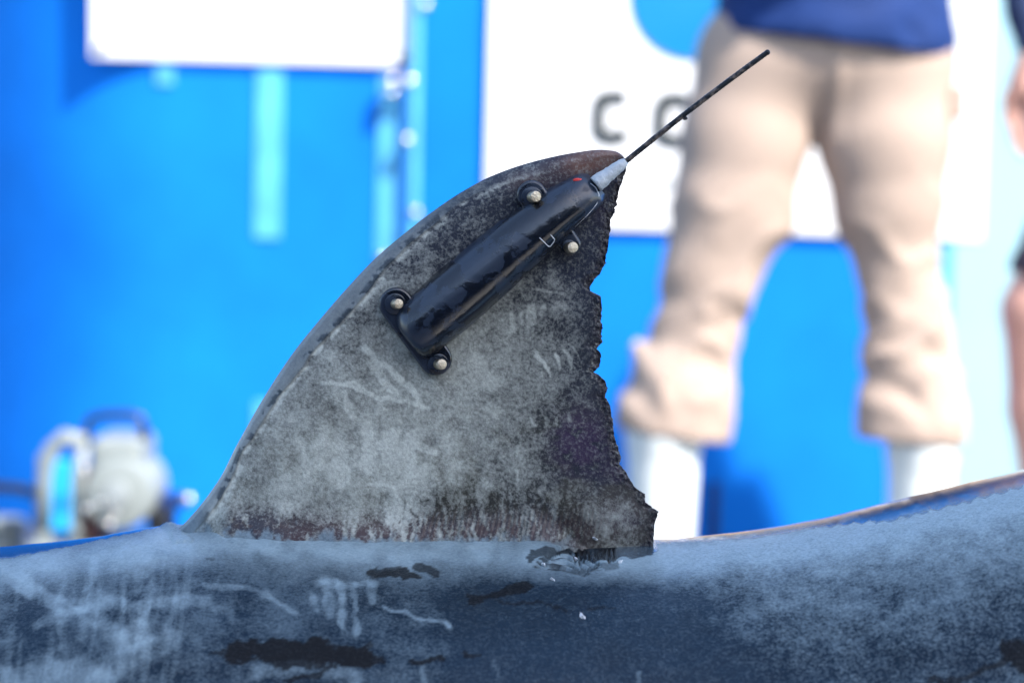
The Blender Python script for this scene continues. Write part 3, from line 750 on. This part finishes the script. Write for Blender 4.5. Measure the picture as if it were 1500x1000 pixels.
# flanges: rounded plates with a lobe round each bolt
def outline_plate(name, pts, y0, y1, mat, parent, bev=.0018):
    """Plate of the given pixel outline between depths y0 (back) and y1 (front)."""
    bm = bmesh.new(); f = bm.faces.new([bm.verts.new((lambda p: (p[0], y1, p[2]))(P1(a, b, y1))) for a, b in pts])
    r = bmesh.ops.extrude_face_region(bm, geom=[f]); vs = [g for g in r['geom'] if isinstance(g, bmesh.types.BMVert)]
    for v in vs: v.co.y = y0
    bmesh.ops.recalc_face_normals(bm, faces=bm.faces)
    es = [e for e in bm.edges if all(abs(v.co.y-y1) < 1e-6 for v in e.verts)]
    bmesh.ops.bevel(bm, geom=es, offset=bev, segments=3, affect='EDGES', profile=.6)
    return from_bm(name, bm, mat, parent, True)
def capsule_outline(a, ra, b, rb, n=14):
    a = np.array(a, float); b = np.array(b, float); t = math.atan2(b[1]-a[1], b[0]-a[0]); out = []
    for k in range(n+1): out.append(b+rb*np.array([math.cos(t-math.pi/2+math.pi*k/n), math.sin(t-math.pi/2+math.pi*k/n)]))
    for k in range(n+1): out.append(a+ra*np.array([math.cos(t+math.pi/2+math.pi*k/n), math.sin(t+math.pi/2+math.pi*k/n)]))
    return [tuple(p) for p in out]
bolts = [(582, 443), (645, 531), (782, 287), (836, 361)]
yf = YS-.0088
outline_plate('flange', capsule_outline((580, 446), 25, (638, 526), 24), yf, yf-.0062, MAT['tag'], tagr)
outline_plate('flange', capsule_outline((779, 286), 22, (806, 322), 20), yf+.001, yf-.0055, MAT['tag'], tagr)
outline_plate('flange', capsule_outline((836, 358), 15, (806, 322), 20), yf+.002, yf-.0030, MAT['tag'], tagr)
fr = [.0062, .0062, .0055, .003]; pr = [8.5, 9, 9.5, 9.5]
for k, (bx, by) in enumerate(bolts):
    y0 = yf-fr[k]
    b0 = P(bx-3, by+2, y0); lift = .0088
    cyl('washer', (b0[0], y0+.001, b0[2]), (b0[0], y0-.0014, b0[2]), .0062 if k != 3 else .0048, MAT['tag'], tagr, 28, .0006)
    b1 = b0+np.array([.0024, -lift, .0006])
    cyl('bolt', (b0[0], y0-.0008, b0[2]), tuple(b1), pr[k]/2500*.86, MAT['pin'], tagr, 28, .0007)
# far side plate so that the bolts hold on something
outline_plate('backing_plate', capsule_outline((590, 460), 28, (640, 520), 28), YS+.016, YS+.011, MAT['tag'], tagr)
outline_plate('backing_plate', capsule_outline((785, 295), 22, (830, 350), 20), YS+.010, YS+.0055, MAT['tag'], tagr)
# moulded square outline, red lamp, pale rim at the front end
def surf_tag(px, py, lift=.0004):
    """Point on the tag housing's outer face under a pixel."""
    q = np.array([px, py])-ax0; s = q@d2; l = q@n2; w = np.interp(s, sp, wt if l > 0 else wb); h = np.interp(s, sp, hh)
    e = 2/2.25; c = np.clip(abs(l)/w, 0, 1); up = h*max(0, 1-c**(2/e))**(e/2)
    p = P(px, py, YS-.010); return (float(p[0]), float(YS-.0085+.004*s/Lpx-up-lift), float(p[2]))
tube('moulded_mark', [surf_tag(*q) for q in ((790, 347), (796, 353), (803, 360), (806, 360), (811, 353), (812, 350), (806, 343))], .00028, MAT['flake'], tagr, 6)
rim = [surf_tag(*(ax0+d2*q[0]+n2*q[1]), .0001) for q in ((350, 10), (352, 0), (349, -11), (338, -19), (318, -23), (292, -25))]
tube('pale_rim', rim, [.0002, .0004, .0004, .0003, .0002, .0001], MAT['flake'], tagr, 6)
ball('red_lamp', surf_tag(846, 264, -.0006), (.0030, .0010, .0013), MAT['red'], tagr, 2)
# white epoxy boot and antenna
A0 = np.array([878., 266.]); A1 = np.array([916., 237.]); A2 = np.array([1124., 77.])
ya = YS-.0115
ep = [P1(*(A0+(A1-A0)*t), ya-.002*(1-t)) for t in np.linspace(-.15, 1.02, 16)]
er = [.0050, .0050, .0049, .0047, .0046, .0044, .0042, .0041, .0039, .0038, .0036, .0035, .0033, .0031, .0027, .0020]
random.seed(3)
bm = bmesh.new(); bm_tube(bm, ep, [r*(1+.04*random.uniform(-1, 1)) for r in er], 18)
for v in bm.verts: v.co += Vector((random.uniform(-1, 1), random.uniform(-1, 1), random.uniform(-1, 1)))*.00018
from_bm('epoxy_boot', bm, MAT['epoxy'], tagr, True)
a3 = np.array(P1(*A1, ya)); b3 = np.array(P1(*A2, ya-.012)); L3 = np.linalg.norm(b3-a3); dd = (b3-a3)/L3
e1 = np.cross(dd, [0, 1, 0]); e1 /= np.linalg.norm(e1); e2 = np.cross(dd, e1)
ant = bpy.data.objects.new('antenna', None)
bm = bmesh.new()
for s in range(4):
    pts = []
    n = 150
    for i in range(n):
        t = i/(n-1); ph = 2*math.pi*(t*26+s/4); rr = .00082
        sagv = .0009*math.sin(t*3.1)
        pts.append(a3+dd*L3*t+e1*(rr*math.cos(ph)+sagv)+e2*rr*math.sin(ph))
    bm_tube(bm, pts, [.00098-.00012*t for t in np.linspace(0, 1, n)], 7)
antenna = from_bm('antenna', bm, MAT['cable'], tagr, True)
# little burr on the cable
pb = a3+dd*L3*.415-e1*.0011
ball('burr', tuple(pb), (.0016, .0013, .0012), MAT['cable'], antenna, 2)
ball('cable_end', tuple(b3), (.0017, .0017, .0017), MAT['cable'], antenna, 2)
bpy.data.objects.remove(ant)
adopt(tagr)

# white flakes lying on the skin
def body_pt(px, py):
    i = np.argmin((PX-px)**2+(PY-py)**2+np.where(vis, 0, 1e9)); return Vb[i]
def flake(px, py, w, h, ang, label, on=None, seed=0):
    rs = np.random.RandomState(seed); p = body_pt(px, py) if on is None else on
    bm = bmesh.new(); c, s = math.cos(ang), math.sin(ang); n = 9; V0, V1 = [], []
    t = np.sort(rs.uniform(0, 2*math.pi, n))
    for k in range(n):
        a = w*math.cos(t[k])*rs.uniform(.75, 1.1); b = h*math.sin(t[k])*rs.uniform(.75, 1.1)
        X = a*c-b*s; Z = a*s+b*c
        q = np.array([p[0]+X, p[1]-Z*-.5-.0012, p[2]+Z*.8]) if on is None else np.array([p[0]+X, p[1]-.0008, p[2]+Z])
        V0.append(bm.verts.new(q)); V1.append(bm.verts.new(q+np.array([0, .0012, -.0006])))
    top = bm.verts.new(np.mean([v.co for v in V0], 0)+np.array([0, -.0012, .0008]))
    for k in range(n):
        bm.faces.new((V0[k], V0[(k+1) % n], top)); bm.faces.new((V0[k], V1[k], V1[(k+1) % n], V0[(k+1) % n]))
    bm.faces.new(V1)
    bmesh.ops.recalc_face_normals(bm, faces=bm.faces)
    o = from_bm('white_flake', bm, MAT['flake'])
    return tag(o, label, 'flake', 'white flakes stuck on the skin')
flake(853, 902, .0032, .0016, -.9, 'largest lone white flake on the dark flank below the fin', seed=1)
flake(809, 849, .0024, .0012, -.7, 'white flake on the back just below the crease of the fin', seed=2)
flake(845, 812, .0026, .0013, -1.0, 'thin white flake in the wrinkled crease under the rear fin tip', seed=3)
flake(907, 823, .0024, .0014, .9, 'white flake on the back straight below the fin rear tip', seed=4)
flake(796, 829, .0018, .0010, -.6, 'small white flake beside the dark crease at the fin root', seed=5)
q = P(872, 789, YS-.006); flake(0, 0, .0020, .0008, -.5, 'tiny white flake on the fin above its lower rear edge', on=np.array([q[0], fin_y(872, 789), q[2]]), seed=6)

# ================================================================== people
YP = 4.7
S = YP/FPX
def PP(px, py, Y=YP): return np.array(P1(px, py, Y))
def fold(p, amp, seed):
    """Cloth folds: soft drape plus a few sharp creases."""
    x_, y_, z_ = p[..., 0], p[..., 1], p[..., 2]
    a = fbm(x_*5+z_*2.2+y_*2, z_*4.5-x_*4, seed, 2)-.5
    r = fbm(x_*4.5+z_*5+y_*3, z_*8-x_*6+y_*2, seed+9, 2)
    return amp*(a*1.2-.9*np.clip(1-np.abs(2*r-1)*3.2, 0, 1)**2*.5+.25)
def head(root, c, skin, hairm):
    c = np.array(c)
    def f(p):
        d = ellip(p, c, (.075, .098, .115)); d = smin(d, ellip(p, c+[0, -.02, -.05], (.058, .075, .075)), .03)
        d = smin(d, chain(p, [c+[0, -.095, .015], c+[0, -.112, -.022]], [.010, .015]), .012)
        for s in (-1, 1): d = smin(d, ellip(p, c+[s*.077, .01, -.005], (.010, .02, .032)), .008)
        d = smin(d, chain(p, [c+[-.022, -.086, -.062], c+[.022, -.086, -.062]], [.008, .008]), .008)
        d = smin(d, chain(p, [c+[0, .015, -.08], c+[0, .03, -.21]], [.058, .062]), .03)
        return d
    sdf_obj('head', f, c-[.13, .15, .25], c+[.13, .13, .15], .008, skin, root)
    sdf_obj('hair', lambda p: np.maximum(ellip(p, c+[0, .012, .012], (.083, .102, .116)), -(p[..., 2]-c[2]-.035+.9*np.clip(p[..., 1]-c[1]+.03, 0, .07))), c-[.12, .13, .14], c+[.12, .14, .15], .008, hairm, root)
    for s in (-1, 1): ball('eye', tuple(c+[s*.030, -.083, .008]), .012, MAT['eye'], root, 2)
def hand_sdf(p, wrist, palm, fingers, thumb, rf=.0085):
    d = chain(p, [wrist, palm], [.026, .036], (1, 1, 1))
    for f in fingers: d = smin(d, chain(p, f, [rf]*len(f)), .006)
    return smin(d, chain(p, thumb, [.012, .0105, .009]), .008)

# --- standing person in khaki trousers
p1 = empty('person', (float(PP(1190, 500)[0]), YP, 0), 'standing person in navy jacket, khaki trousers and white rubber boots', 'person')
lleg = [(1112, 110, 92), (1092, 200, 92), (1075, 300, 89), (1044, 400, 76), (1022, 480, 65), (999, 560, 82), (990, 600, 85), (987, 660, 85)]
rleg = [(1302, 110, 92), (1296, 200, 98), (1302, 300, 81), (1312, 400, 67), (1325, 480, 62), (1327, 560, 74), (1334, 620, 81), (1338, 680, 82)]
def legc(L): return [PP(a, b) for a, b, c in L], [c*S for a, b, c in L]
lp, lr = legc(lleg); rp_, rr_ = legc(rleg)
hemL = PP(985, 622)[2]; hemR = PP(1335, 645)[2]; midx = PP(1190, 240)[0]
waist = PP(1215, 20); tors_z = PP(1222, 60)[2]
def trousers(p):
    q = p.copy(); q[..., 1] = YP+(q[..., 1]-YP)*1.18
    d1 = chain(q, lp, lr); d2_ = chain(q, rp_, rr_)
    hem1 = hemL-.12*(p[..., 0]-lp[-1][0])-.02; hem2 = hemR-.05*(p[..., 0]-rp_[-1][0])
    d1 = d1+fold(p, .032, 3)*sstep(.95, .7, p[..., 2])*(.35+.65*sstep(.38, .52, p[..., 2])); d2_ = d2_+fold(p+[.7, 0, .3], .032, 5)*sstep(.95, .7, p[..., 2])*(.35+.65*sstep(.38, .52, p[..., 2]))
    # gathered rings above the hems and a knee bend
    g = .006*np.sin((p[..., 2]*38+p[..., 0]*34+11*fbm(p[..., 0]*7, p[..., 2]*7, 7, 3)))*sstep(.66, .55, p[..., 2])*sstep(.36, .48, p[..., 2])
    d1 = np.maximum(d1+g, hem1-p[..., 2]); d2_ = np.maximum(d2_-g, hem2-p[..., 2])
    d = smin(d1, d2_, .02)
    d = smin(d, ellip(p, waist+[0, 0, -.06], (.235, .135, .14)), .05)
    d = np.maximum(d, p[..., 2]-tors_z-.05)
    seamf = .008*np.exp(-((p[..., 0]-midx-.03)/.008)**2)*sstep(.9, 1.0, p[..., 2])*(p[..., 1] < YP)
    return d-seamf
lo = [PP(880, 0)[0], YP-.22, .27]; hi = [PP(1440, 0)[0], YP+.22, float(waist[2]+.12)]
tr_ = sdf_obj('trousers', trousers, lo, hi, .009, MAT['khaki'], p1)
# pocket flap showing at the hip
a = PP(1397, 150); box('pocket_flap', (a[0]-.02, YP-.06, a[2]-.035), (a[0]+.012, YP+.06, a[2]+.03), MAT['khaki'], tr_, .006)
def boots(c, r, zt, toe):
    def f(p):
        d = chain(p, [c+[0, 0, zt-c[2]], c+[0, 0, zt-c[2]-.07], np.array([c[0], YP+.01, .10])], [r*.7, r, r*.86], (1, .9, 1))
        d = smin(d, chain(p, [np.array([c[0], YP+.03, .055]), np.array([c[0]+toe, YP-.17, .045])], [.055, .048]), .05)
        d = np.maximum(d, p[..., 2]-zt); d = np.maximum(d, .002-p[..., 2])
        d = np.minimum(d, np.maximum(chain(p, [np.array([c[0], YP+.04, .02]), np.array([c[0]+toe, YP-.18, .02])], [.062, .056]), np.maximum(p[..., 2]-.028, .001-p[..., 2])))
        return d
    return sdf_obj('boot', f, [c[0]-.14, YP-.28, -.02], [c[0]+.14, YP+.14, zt+.03], .008, MAT['boot'], p1)
boots(PP(972, 640), 55*S, hemL+.06, -.04); boots(PP(1350, 660), 50*S, hemR+.06, .04)
tors = PP(1222, 60)
shz = 1.58
def jacket(p):
    d = chain(p, [tors+[0, 0, .02], np.array([tors[0], YP, 1.32]), np.array([tors[0], YP, 1.50])], [.240, .225, .17], (1, 1.45, 1))
    for s in (-1, 1):
        sh = np.array([tors[0]+s*.20, YP, 1.53]); el = np.array([tors[0]+s*.29, YP+.03, 1.40]); wr = np.array([tors[0]+s*.10, YP-.24, 1.48])
        d = smin(d, chain(p, [sh, el, wr], [.075, .062, .048]), .03)
    d = d+fold(p, .022, 23)
    return np.maximum(d, (tors[2]-.012-.02*np.clip((p[..., 0]-tors[0])/.2, -1, 1))-p[..., 2])
jk = sdf_obj('jacket', jacket, [tors[0]-.42, YP-.36, tors[2]-.08], [tors[0]+.42, YP+.24, 1.72], .010, MAT['navy'], p1)
for s_ in (-1, 1):
    def hand1(p, s=s_):
        w = np.array([tors[0]+s*.11, YP-.23, 1.48]); pm = w+[-s*.06, -.06, .02]
        fg = [[pm+[0, -.01, .028-.018*k], pm+[-s*.05, -.03, .03-.02*k], pm+[-s*.065, .0, .03-.021*k]] for k in range(4)]
        return hand_sdf(p, w, pm, fg, [w+[-s*.02, -.02, .03], w+[-s*.05, -.04, .065], w+[-s*.08, -.05, .07]])
    sdf_obj('hand', hand1, [tors[0]-.28, YP-.42, 1.38], [tors[0]+.28, YP-.14, 1.62], .006, MAT['skin'], p1)
head(p1, (tors[0], YP-.01, 1.80), MAT['skin'], MAT['hair'])
adopt(p1)

# --- person at the right edge in dark shorts
YQ = 4.75
def PQ(px, py): return np.array(P1(px, py, YQ))
SQ = YQ/FPX
p2 = empty('person', (float(PQ(1580, 500)[0]), YQ, 0), 'person in dark shorts with bare legs and hanging hand by panel', 'person')
cx = PQ(1640, 400)[0]
for k_, (hip_, kn_, an_) in enumerate((((1612, 270), (1522, 455), (1540, 830)), ((1690, 270), (1745, 455), (1740, 830)))):
    def leg2(p):
        H, K, A_ = PQ(*hip_), PQ(*kn_), PQ(*an_); c_ = K+(A_-K)*.38
        return chain(p, [H, K, c_, A_], [.085, .072, .068, .040])
    sdf_obj('leg', leg2, [PQ(*kn_)[0]-.30, YQ-.16, .05], [PQ(*kn_)[0]+.30, YQ+.16, 1.0], .009, MAT['skin'], p2)
for x0 in (1542, 1740):
    c = PQ(x0, 850)
    sdf_obj('shoe', lambda p: np.maximum(chain(p, [np.array([c[0], YQ+.04, .05]), np.array([c[0], YQ-.17, .035])], [.056, .048]), .001-p[..., 2]), [c[0]-.1, YQ-.26, -.02], [c[0]+.1, YQ+.14, .13], .009, MAT['black'], p2)
def shorts2(p):
    a1, b1 = PQ(1612, 250), PQ(1526, 440); a2, b2 = PQ(1690, 250), PQ(1743, 440)
    d = np.maximum(chain(p, [a1, b1], [.10, .082]), (p-(b1+(a1-b1)*.12))@((b1-a1)/np.linalg.norm(b1-a1)))
    d = smin(d, np.maximum(chain(p, [a2, b2], [.10, .082]), (p-(b2+(a2-b2)*.12))@((b2-a2)/np.linalg.norm(b2-a2))), .02)
    return smin(d, ellip(p, np.array([cx+.06, YQ, 1.0]), (.165, .13, .15)), .05)+fold(p, .010, 33)
sdf_obj('shorts', shorts2, [cx-.30, YQ-.2, .52], [cx+.42, YQ+.2, 1.2], .010, MAT['shorts'], p2)
wr2 = PQ(1512, 72)
def shirt2(p):
    d = chain(p, [np.array([cx, YQ, 1.10]), np.array([cx, YQ, 1.38])], [.18, .165], (1, 1.3, 1))
    for s in (-1, 1):
        sh = np.array([cx+s*.19, YQ, 1.41]); el = np.array([cx+s*.25-.0, YQ+.03, 1.24]) if s > 0 else PQ(1492, -60)+[0, .02, 0]
        wr = np.array([cx+s*.22, YQ-.10, 1.08]) if s > 0 else wr2+[0, 0, .01]
        d = smin(d, chain(p, [sh, el, wr], [.06, .046, .036]), .02)
    return d+fold(p, .010, 43)
sdf_obj('shirt', shirt2, [cx-.36, YQ-.24, .9], [cx+.36, YQ+.22, 1.6], .010, MAT['slate'], p2)
def hand2(p):
    pm = PQ(1505, 130)
    fg = [[PQ(1488+9*k, 155), PQ(1486+9*k, 195+3*k), PQ(1490+8*k, 228-6*abs(k-1.4))-[0, .012, 0]] for k in range(4)]
    return hand_sdf(p, wr2, pm, fg, [PQ(1490, 110), PQ(1479, 145), PQ(1475, 176)])
sdf_obj('hand', hand2, [cx-.36, YQ-.24, .80], [cx, YQ+.1, 1.16], .006, MAT['skin'], p2)
def hand3(p):
    w = np.array([cx+.22, YQ-.10, 1.08]); pm = w+[0, -.02, -.08]
    fg = [[pm+[-.024+.016*k, 0, -.03], pm+[-.026+.017*k, -.01, -.08], pm+[-.024+.015*k, -.03, -.11]] for k in range(4)]
    return hand_sdf(p, w, pm, fg, [w+[-.03, -.01, -.04], w+[-.05, -.02, -.08], w+[-.055, -.03, -.11]])
sdf_obj('hand', hand3, [cx+.05, YQ-.24, .80], [cx+.36, YQ+.1, 1.16], .006, MAT['skin'], p2)
head(p2, (cx, YQ-.01, 1.665), MAT['skin'], MAT['hair'])
adopt(p2)

# ================================================================== pump and odds and ends at the left
YM = 4.5
SM = YM/FPX
pm = empty('portable_pump', P1(150, 800, YM)[:2]+(0,), 'pale grey portable pump with round drum and black carrying handle', 'pump')
def B(name, x0, y0, x1, y1, d0, d1, mat, par=pm, bev=.006):
    a = P(x0, y0, YM); b = P(x1, y1, YM)
    return box(name, (min(a[0], b[0]), YM+d0, min(a[2], b[2])), (max(a[0], b[0]), YM+d1, max(a[2], b[2])), mat, par, bev)
g = P(150, 640, YM)
# side frame (slightly leaning), cyan plate
fr_ = tube('side_frame', [P1(62, 770, YM-.05), P1(66, 700, YM-.05), P1(76, 656, YM-.05), P1(95, 640, YM-.05), P1(125, 648, YM-.05)], .016, MAT['machine'], pm, 14)
tube('side_frame', [P1(110, 880, YM-.05), P1(112, 770, YM-.05), P1(114, 700, YM-.05), P1(122, 650, YM-.05)], .012, MAT['machine'], pm, 14)
B('cyan_plate', 82, 668, 112, 772, -.06, -.03, MAT['cyan'])
B('side_plate', 62, 660, 82, 800, -.055, -.03, MAT['machine'])
B('base', 50, 788, 240, 880, -.08, .14, MAT['machine'])
B('motor', 112, 690, 150, 790, -.04, .12, MAT['brown'])
B('tank', 138, 636, 216, 700, -.06, .12, MAT['machine'], bev=.02)
c = P(185, 715, YM)
dr = cyl('drum', (c[0], YM+.10, c[2]), (c[0], YM-.09, c[2]), 52*SM, MAT['machine'], pm, 40, .014)
cyl('drum_cap', (c[0]-.004, YM-.088, c[2]), (c[0]-.004, YM-.105, c[2]), 20*SM, plain('grey_cap', (.25, .28, .29), .4), dr, 30, .004)
hd = [P1(x, y, YM) for x, y in ((128, 650), (127, 626), (132, 613), (150, 608), (190, 607), (206, 612), (211, 624), (211, 645))]
tube('handle', hd, .0085, MAT['black'], pm, 12)
for q in ((128, 640), (212, 634)): B('handle_bracket', q[0]-6, q[1]-8, q[0]+6, q[1]+10, -.012, .012, MAT['black'], bev=.003)
for q in ((122, 680), (122, 690), (127, 745), (146, 737), (168, 752), (160, 768), (276, 731)):
    if q[0] < 250: ball('knob', P1(*q, YM-.115), (.008, .008, .008), MAT['steel'], pm, 2)
B('rubber_foot', 222, 738, 252, 900, -.07, .05, MAT['black'], bev=.01)
B('coupling', 236, 722, 268, 745, -.02, .03, MAT['navy'], bev=.006)
ball('coupling_nut', P1(275, 731, YM-.02), .012, MAT['steel'], pm, 2)
for x0, x1 in ((52, 78), (200, 226)): 
    a = P(x0, 880, YM); b = P(x1, 880, YM); box('foot', (a[0], YM-.07, 0), (b[0], YM+.12, float(a[2])), MAT['black'], pm, .004)
adopt(pm)
hz = [P1(x, y, YM-.02) for x, y in ((-160, 870), (-120, 760), (-60, 716), (0, 713), (30, 716), (58, 724))]
hz = [np.array(q) for q in hz]; hz[0][2] = .012
tt_ = np.linspace(0, 5, 40); hs = np.array([[np.interp(t, range(6), [h[k] for h in hz]) for k in range(3)] for t in tt_])
tag(tube('black_hose', [tuple(q) for q in np.concatenate([[[-1.9, YM+.2, .012], [-1.5, YM+.1, .012]], hs])], .0095, MAT['black']), 'black hose looping up from deck into the grey pump', 'hose')
bk = P(2, 758, YM+.1)
bu = empty('bucket', (float(bk[0])-.005, YM+.1, 0), 'white bucket with lid on the deck beside the pump', 'bucket')
cyl('pail', (bk[0], YM+.1, 0), (bk[0], YM+.1, bk[2]-.02), 34*SM, MAT['machine'], bu, 32, .004)
cyl('lid', (bk[0], YM+.1, bk[2]-.0205), (bk[0], YM+.1, bk[2]), 37*SM, MAT['machine'], bu, 32, .006)
adopt(bu)
